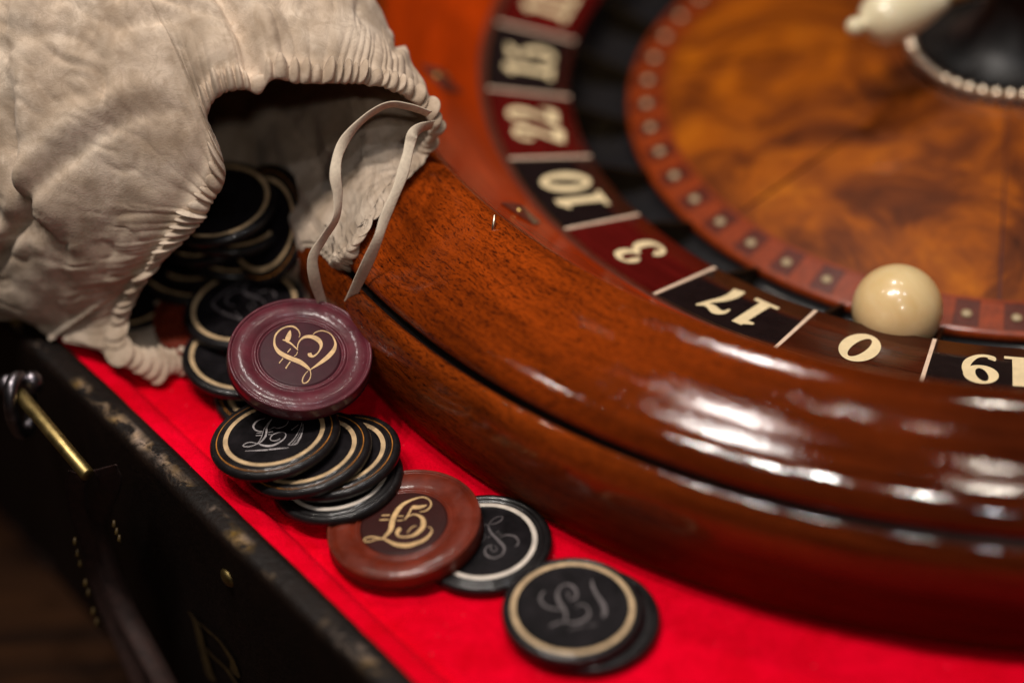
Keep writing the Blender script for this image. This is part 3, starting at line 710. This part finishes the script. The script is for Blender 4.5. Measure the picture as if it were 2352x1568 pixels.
st_up = [
 [(500, 420, 25), (580, 310, 22), (700, 235, 22), (830, 215, 22), (860, 255, 30), (800, 330, 40), (680, 395, 30), (540, 425, 18)],
 [(490, 430, 25), (490, 520, 55), (560, 650, 80), (680, 780, 95), (800, 900, 110), (890, 1010, 95), (900, 1110, 70), (840, 1220, 50), (720, 1290, 40), (600, 1310, 55), (460, 1260, 70), (390, 1170, 55), (400, 1080, 40), (470, 1000, 35), (580, 970, 40)],
 [(560, 970, 30), (540, 1060, 40), (600, 1130, 30), (680, 1120, 25), (700, 1050, 18), (640, 980, 12)],
 [(800, 760, 25), (920, 710, 35), (1060, 710, 48), (1190, 750, 58), (1270, 850, 58), (1260, 950, 50), (1190, 1000, 25)],
 [(680, 650, 22), (720, 628, 25), (765, 605, 25)], [(730, 710, 18), (780, 687, 18), (830, 665, 18)], [(430, 780, 18), (490, 760, 18), (540, 740, 18)], [(370, 440, 18), (420, 440, 20), (470, 440, 20)], [(350, 680, 16), (400, 740, 18), (350, 860, 18), (260, 900, 16)]]
st_pair = [
 [(900, 720, 30), (1020, 680, 60), (1050, 560, 80), (980, 430, 80), (860, 370, 50), (730, 400, 50), (640, 500, 70), (620, 620, 100), (660, 760, 110), (740, 880, 100), (800, 1000, 90), (810, 1120, 60), (790, 1190, 30)],
 [(330, 520, 40), (250, 620, 70), (250, 740, 80), (330, 840, 70), (460, 900, 60), (600, 920, 50), (700, 930, 40)], [(820, 540, 30), (870, 600, 40), (850, 680, 30)],
 [(460, 1300, 40), (600, 1240, 50), (780, 1200, 40), (1000, 1230, 60), (1180, 1180, 80), (1310, 1080, 80), (1330, 960, 60), (1250, 850, 50), (1140, 820, 40), (1040, 880, 30)],
 [(1390, 270, 50), (1410, 420, 80), (1500, 600, 90), (1610, 760, 110), (1670, 900, 120), (1670, 1020, 120), (1640, 1100, 70)], [(870, 1390, 20), (1050, 1330, 30), (1250, 1290, 20)], [(1320, 1300, 20), (1410, 1280, 35), (1500, 1260, 20)]]
st_behind = [
 [(1100, 110, 70), (980, 230, 60), (920, 330, 50), (980, 440, 80), (1120, 490, 110), (1280, 540, 90), (1400, 620, 60), (1450, 700, 50)], [(1280, 430, 30), (1420, 370, 60), (1560, 360, 75), (1660, 420, 80), (1690, 520, 60)],
 [(1100, 110, 30), (860, 180, 40), (600, 310, 50), (380, 460, 50), (200, 620, 50), (190, 720, 90), (330, 840, 95), (520, 940, 80), (720, 1010, 70), (890, 1070, 50)], [(720, 880, 40), (800, 970, 45), (890, 1060, 45)],
 [(880, 350, 40), (680, 400, 60), (540, 510, 70), (500, 620, 70), (560, 700, 50), (720, 730, 30)], [(1250, 560, 20), (1150, 640, 45), (1190, 730, 45), (1280, 760, 30)], [(1050, 700, 40), (1060, 780, 50), (1150, 850, 50)]]

chip('B', (.0167, .4015, .0034), (.0, .0), 'plain black chip lying under the black one-pound chip with worn script', ring='black_chip')
chip('B', (.0122, .4020, .0070), (.03, -.005), 'black £1 chip with faint worn script on top of a black chip', strokes=st_pair, reg=(1960, 2100, 6.03), smat='dim_script')
chip('A', (-.0119, .4337, .0036), (-.01, .0), 'black chip with white ring half under the red-brown £5 chip', strokes=st_up, reg=(1740, 1880, 7.127), smat='dim_script', ring='white_inlay')
chip('R', (-.0352, .4393, .0078), (-.085, .02), 'red-brown £5 chip with gilt script leaning on a white ringed chip', strokes=st_brown, reg=(1320, 1800, 6.03), smat='gilt')
chip('A', (-.0552, .4612, .0072), (-.10, .075), 'black chip at the bottom of the fanned stack of four', ring='white_inlay')
chip('A', (-.0557, .4672, .0112), (-.12, .085), 'black chip third down in the fanned stack, cream ring showing at right')
chip('A', (-.0641, .4665, .0138), (-.14, .09), 'black chip second down in the fanned stack, under the engraved £1')
chip('A', (-.0735, .4705, .0178), (-.085, .09), 'black £1 chip with bright engraved script topping the fanned stack', strokes=st_s1, reg=(860, 1520, 7.84), smat='scratch')
chip('B', (-.0685, .4975, .0252), (.125, -.19), 'black chip wedged directly beneath the purple chip')
chip('P', (-.0646, .4896, .0329), (.1287, -.2005), 'purple £5 chip with gilt script like a heart, tilted over the others', strokes=st_purple, reg=(960, 1160, 5.6), smat='gilt', RR=.0220)
chip('B', (-.0865, .5353, .0165), (-.045, -.035), 'black chip with worn script in the bag mouth behind the purple chip', strokes=st_behind, reg=(760, 1020, 6.532), smat='dim_script')
e = at(560, 812, .0100); chip('B', (e[0], e[1], .0100), (.10, .0), 'black chip peeping out by the bag hem beneath the purple chip')
e = at(632, 890, .0036); chip('A', (e[0], e[1], .0036), (.0, .0), 'black chip flat on the felt between purple chip and fanned stack')
e = at(510, 715, .011); chip('R', (e[0], e[1], .0115), (-.03, -.05), 'dark red chip under the black chip inside the bag mouth')
inb = 'gaming chips inside the bag'
for k_, (px, py, z_, nr, lb) in enumerate([
    (520, 596, .0085, (.10, -.05), 'black chip second from the bottom of the pile inside the bag'),
    (478, 572, .0145, (-.14, .06), 'black chip third from the bottom of the pile inside the bag'),
    (535, 545, .0215, (.16, -.06), 'black chip in the middle of the pile inside the bag'),
    (488, 518, .0290, (-.10, .05), 'black chip third from the top of the pile inside the bag'),
    (528, 486, .0360, (.12, -.08), 'black chip second from the top of the pile inside the bag'),
    (497, 460, .0440, (-.05, -.10), 'black chip with cream ring on top of the pile inside the bag')]):
    e = at(px, py, z_); chip('B', (e[0], e[1], z_), nr, lb, group=inb)
e = at(600, 515, .034); chip('A', (e[0], e[1], .0340), (-.62, -.50, .55), 'black chip standing on edge against the inner side of the bag', group=inb)
e = at(592, 598, .012); chip('B', (e[0], e[1], .0120), (-.22, -.10), 'black chip sloping at the foot of the chip standing on edge', group=inb)
e = at(440, 610, .012); chip('B', (e[0], e[1], .0120), (.18, .05), 'black chip sloping between the pile and the near side of the bag', group=inb)
e = at(275, 662, .010); chip('B', (e[0], e[1], .0100), (.15, -.10), 'black chip with a shiny edge behind the near hem of the bag', group=inb)
e = at(520, 612, .0034); chip('B', (e[0], e[1], .0034), (.0, .0), 'lowest black chip of the pile inside the bag', group=inb)

# ------------------------------------------------------------------ cloth bag
rim = [(620, 770, .003), (540, 818, .004), (480, 832, .005), (400, 840, .006), (330, 838, .008), (283, 800, .013), (285, 740, .020), (320, 665, .032), (375, 595, .045), (430, 535, .055), (480, 465, .065), (508, 400, .074), (500, 330, .083), (472, 265, .092), (500, 212, .100), (570, 192, .102), (680, 182, .102), (800, 180, .099), (900, 190, .093), (965, 225, .085), (1012, 285, .077), (985, 345, .0725), (930, 405, .0685), (870, 480, .062), (830, 550, .052), (790, 615, .039), (740, 672, .022), (680, 725, .006)]
RP = np.array([at(*p) for p in rim])
NTH = 1540
for i in (21, 22, 23, 24, 25, 26):              # this side of the hem lies on the wheel
    for _ in range(8):
        hgt_ = float(wheel_h(RP[i][0], RP[i][1])); RP[i] = at(rim[i][0], rim[i][1], max(.012, hgt_) + .0045)
loop = cr_closed(RP, NTH // len(rim)); NTH = len(loop)
C0 = loop.mean(0)
AX = np.array([-.6, .8, 0]); BX = np.array([.8, .6, 0]); ZX = np.array([0, 0, 1.0])
ra = (loop - C0) @ AX; rb = (loop - C0) @ BX; rz = loop[:, 2]
zc_b = .052
phi = np.unwrap(np.arctan2((rz - zc_b) / .052, rb / .05))
L = .24
seg = np.linalg.norm(np.roll(loop, -1, 0) - loop, axis=1); arc = np.cumsum(seg) - seg[0]; per = seg.sum()
npk = 118
warp = 2.6 * vnoise(np.c_[arc * 60, arc * 0 + .3, arc * 0], 21) + 1.3 * vnoise(np.c_[arc * 170, arc * 0 + .7, arc * 0], 22)
pk2 = np.abs(np.sin(math.pi * 41 * arc / per + 2.2 * vnoise(np.c_[arc * 55, arc * 0 + .3, arc * 0], 27))) - .6
gaps = rng.uniform(.5, 1.6, npk); edges = np.r_[0, np.cumsum(gaps)] / gaps.sum() * per
amps = rng.uniform(.45, 1.25, npk)
def pucker(x, shift=0.0):
    xx = (x + shift) % per; i_ = np.clip(np.searchsorted(edges, xx, side='right') - 1, 0, npk - 1)
    f_ = (xx - edges[i_]) / (edges[i_ + 1] - edges[i_])
    return np.sin(math.pi * np.clip(f_, 0, 1) ** (.75 + .5 * (amps[i_] - .35))) ** .75 * amps[i_] - .55
skew = vnoise(np.c_[arc * 45, arc * 0 + .2, arc * 0], 28)
pk = pucker(arc)
pk_amp = 1 + .4 * vnoise(np.c_[arc * 120, arc * 0, arc * 0 + .4], 23)
sgrid = np.r_[np.linspace(0, .016, 26), np.linspace(.0172, .05, 26), np.linspace(.0525, .24, 70)]
BODY = np.array([(-170, -.072, .035), (-150, -.070, .014), (-120, -.048, .003), (-90, -.014, .002), (-65, .006, .003), (-45, .020, .012), (-28, .032, .040), (-8, .052, .070), (20, .064, .086), (45, .072, .106), (68, .050, .130), (90, .018, .139), (115, -.022, .134), (140, -.052, .112), (165, -.071, .072)])
bp = cr_closed(np.c_[np.cos(np.radians(BODY[:, 0])), np.sin(np.radians(BODY[:, 0])), BODY[:, 1:]], 20)
ba = np.arctan2(bp[:, 1], bp[:, 0]); bo = np.argsort(ba)
def body_at(ph):
    w_ = (ph + math.pi) % (2 * math.pi) - math.pi
    return np.interp(w_, ba[bo], bp[bo, 2], period=2 * math.pi), np.interp(w_, ba[bo], bp[bo, 3], period=2 * math.pi)
FOLDS = []
for _ in range(44):
    FOLDS.append((rng.uniform(.10, .78) * per, rng.uniform(-1.5, 1.5), rng.uniform(.004, .10), rng.uniform(.025, .085), rng.uniform(.0010, .0030), rng.uniform(.0011, .0026), rng.integers(100, 999)))
FOLDS += [(13.2 / 28 * per, -.25, .002, .055, .0050, .0026, 7), (8.0 / 28 * per, .5, .03, .08, .0036, .0024, 8), (9.5 / 28 * per, -.9, .02, .06, .0030, .0020, 9)]
def fold_d(s):
    d = 0
    for a0, sl, s0, ln, A, w, sd in FOLDS:
        if s < s0 - .01 or s > s0 + ln + .01: continue
        env = min(1, max(0, (s - s0 + .01) / .015)) * min(1, max(0, (s0 + ln + .01 - s) / .02))
        mid = a0 + sl * (s - s0) + .006 * vnoise(np.array([[s * 40, .5, sd * .37]]), 61)[0]
        x = arc - mid; x = (x + per / 2) % per - per / 2
        d = d + env * A * (-np.exp(-(x / w) ** 2) + .75 * np.exp(-((x - 2.1 * w) / (1.7 * w)) ** 2))
    return d
def shell(off):
    rows = []
    tb0, tz0 = body_at(phi)
    for s in sgrid:
        k = np.clip(s / .075, 0, 1); k = 1 - (1 - k) ** 2.0
        close = math.sqrt(max(0, 1 - (max(0, s - .15) / .0905) ** 2))
        grow = 1 + .18 * np.clip((s - .05) / .08, 0, 1)
        b = rb * (1 - k) + tb0 * grow * close * k; z = rz * (1 - k) + (zc_b + (tz0 - zc_b) * close * np.where(tz0 > zc_b, grow, 1)) * k
        a = ra * (1 - np.clip(s / .09, 0, 1)) + s
        P = C0 * [1, 1, 0] + a[:, None] * AX + b[:, None] * BX + z[:, None] * ZX
        nb, nz = b / .07, (z - zc_b) / .07; nl = np.hypot(nb, nz) + 1e-6
        Nn = (nb / nl)[:, None] * BX + (nz / nl)[:, None] * ZX
        fade = np.clip((s - .001) / .022, 0, 1)
        w1 = vnoise(P * 17 + 5.5, 41)[:, None] * .35
        Q = P + w1 * .03
        cr1 = vnoise(Q * 24 + 3.3, 31); cr2 = vnoise(Q * 62 + 1.7, 32); cr3 = vnoise(Q * 150, 33); cr4 = vnoise(Q * 330, 36)
        rg1 = 1 - np.abs(vnoise(Q * 30 + 9.1, 34)) * 4.2; rg2 = 1 - np.abs(vnoise(Q * 70 + 2.1, 35)) * 3.6
        rg3 = 1 - np.abs(vnoise(Q * 160 + 7.1, 37)) * 3.4
        dsp = fade * (.0038 * cr1 + .0009 * cr2 - .0017 * np.clip(rg1, 0, 1) ** 1.5 - .0010 * np.clip(rg2, 0, 1) ** 1.5 - .0006 * np.clip(rg3, 0, 1) ** 1.3) + (.0005 * cr3 + .00022 * cr4) * np.clip(s / .006, .3, 1)
        msk = np.clip(vnoise(np.c_[arc * 110, arc * 0 + s * 45, arc * 0], 24) + .35, 0, 1)
        pks = pucker(arc, s * .55 * skew)
        puck = .0023 * pks * pk_amp * math.exp(-s / .0048) + .0011 * pks * math.exp(-s / .011) * msk + .0008 * pk2 * math.exp(-s / .014) * msk ** 2 - .0013 * math.exp(-((s - .0052) / .0017) ** 2) + .0007 * math.exp(-((s - .0105) / .004) ** 2)
        P = P + Nn * (dsp + puck + off + fold_d(s))[:, None]
        wh = wheel_h(P[:, 0], P[:, 1]) + .0022 + off
        if s > .002: P[:, 2] = np.maximum(P[:, 2], np.where(wh > 0, wh, .0018 + off))
        nn2 = P @ DN
        P[:, 2] = np.where((nn2 > N_IN - .006) & (nn2 < N_OUT + .006), np.maximum(P[:, 2], ZTOP + .0022 + off), P[:, 2])
        rows.append(P)
    return rows
outer = shell(0.0)
inner = shell(-.0012)
# hem: rolled bead from the outer skin round to the inner skin
e0 = outer[0]; dirv = outer[0] - outer[8]; dirv /= np.linalg.norm(dirv, axis=1, keepdims=True)
side = outer[0] - inner[0]; side /= np.linalg.norm(side, axis=1, keepdims=True)
hr = .0026 * (1 + .50 * pk * 1.6 + .18 * vnoise(np.c_[arc * 100, arc * 0, arc * 0], 25))
hem = []
hr = hr * (1 + .55 * np.clip((.02 - rz) / .012, 0, 1))
for t in np.linspace(R_(130), R_(-110), 15):
    hem.append((outer[0] + inner[0]) / 2 - dirv * .0022 + (dirv * (math.cos(t))) * hr[:, None] + side * (math.sin(t) * hr * 1.0)[:, None])
rows = outer[3:][::-1] + hem + inner[3:]
V = np.vstack(rows); 
uvb = None
org = np.array([C0[0], C0[1], 0]) + AX * .06
bag = empty('drawstring_bag', org)
tag(bag, 'cream cotton drawstring bag lying open with chips spilling out', 'bag')
mesh('bag_cloth', V - org, grid_faces(len(rows), NTH, True), M['cloth'], bag)
def tape(name, pts, width, nrm_hint):
    Pp = []
    for p in pts:
        z_ = p[2]
        for _ in range(6):
            c_ = at(p[0], p[1], z_); z_ = max(p[2], float(wheel_h(c_[0], c_[1])) + .004)
        Pp.append(at(p[0], p[1], z_))
    P = cr(np.array(Pp), 14); P = P + np.stack([vnoise(P * 90 + k_ * 7.7, 51 + k_) for k_ in range(3)], 1) * .0002; tw = cr(np.array([(p[3], 0) for p in pts]), 14)[:, 0]
    T = np.gradient(P, axis=0); T /= np.linalg.norm(T, axis=1, keepdims=True); V = []
    for p, t, w in zip(P, T, tw):
        view = CAM - p; view /= np.linalg.norm(view)
        a = np.cross(t, view); a /= np.linalg.norm(a); b_ = np.cross(a, t)
        a2 = a * math.cos(w) + b_ * math.sin(w); b2 = np.cross(t, a2)
        for x, y in ((-.5, 0), (-.42, .18), (-.2, .22), (0, .15), (.2, .22), (.42, .18), (.5, 0), (.42, -.18), (0, -.15), (-.42, -.18)):
            V.append(p + a2 * x * width * (1 + .08 * math.sin(p[1] * 420 + p[2] * 300)) + b2 * y * width * .38)
    V = np.array(V); ns = 10
    mesh(name, V - org, grid_faces(len(P), ns, True) + [tuple(range(ns))[::-1], tuple(range(len(V) - ns, len(V)))], M['tape'], bag)
tape('drawstring', [(985, 262, .084, .9), (940, 246, .088, .9), (895, 240, .090, 1.0), (850, 262, .088, .9), (805, 305, .085, .7), (778, 350, .082, .3), (770, 400, .078, .1), (776, 450, .072, .4), (772, 500, .066, .9), (745, 545, .060, .8), (720, 590, .054, .3), (722, 640, .046, .1), (738, 690, .036, .2), (752, 730, .028, .2)], .0034, None)
tape('drawstring', [(992, 288, .078, .6), (968, 294, .083, .5), (950, 308, .085, .3), (942, 330, .083, .2), (932, 370, .080, .1), (915, 430, .075, .3), (885, 500, .069, .5), (868, 550, .064, .4), (845, 600, .056, .2), (822, 648, .046, .1), (802, 694, .036, .2), (788, 716, .030, .2), (770, 728, .018, .2)], .0034, None)
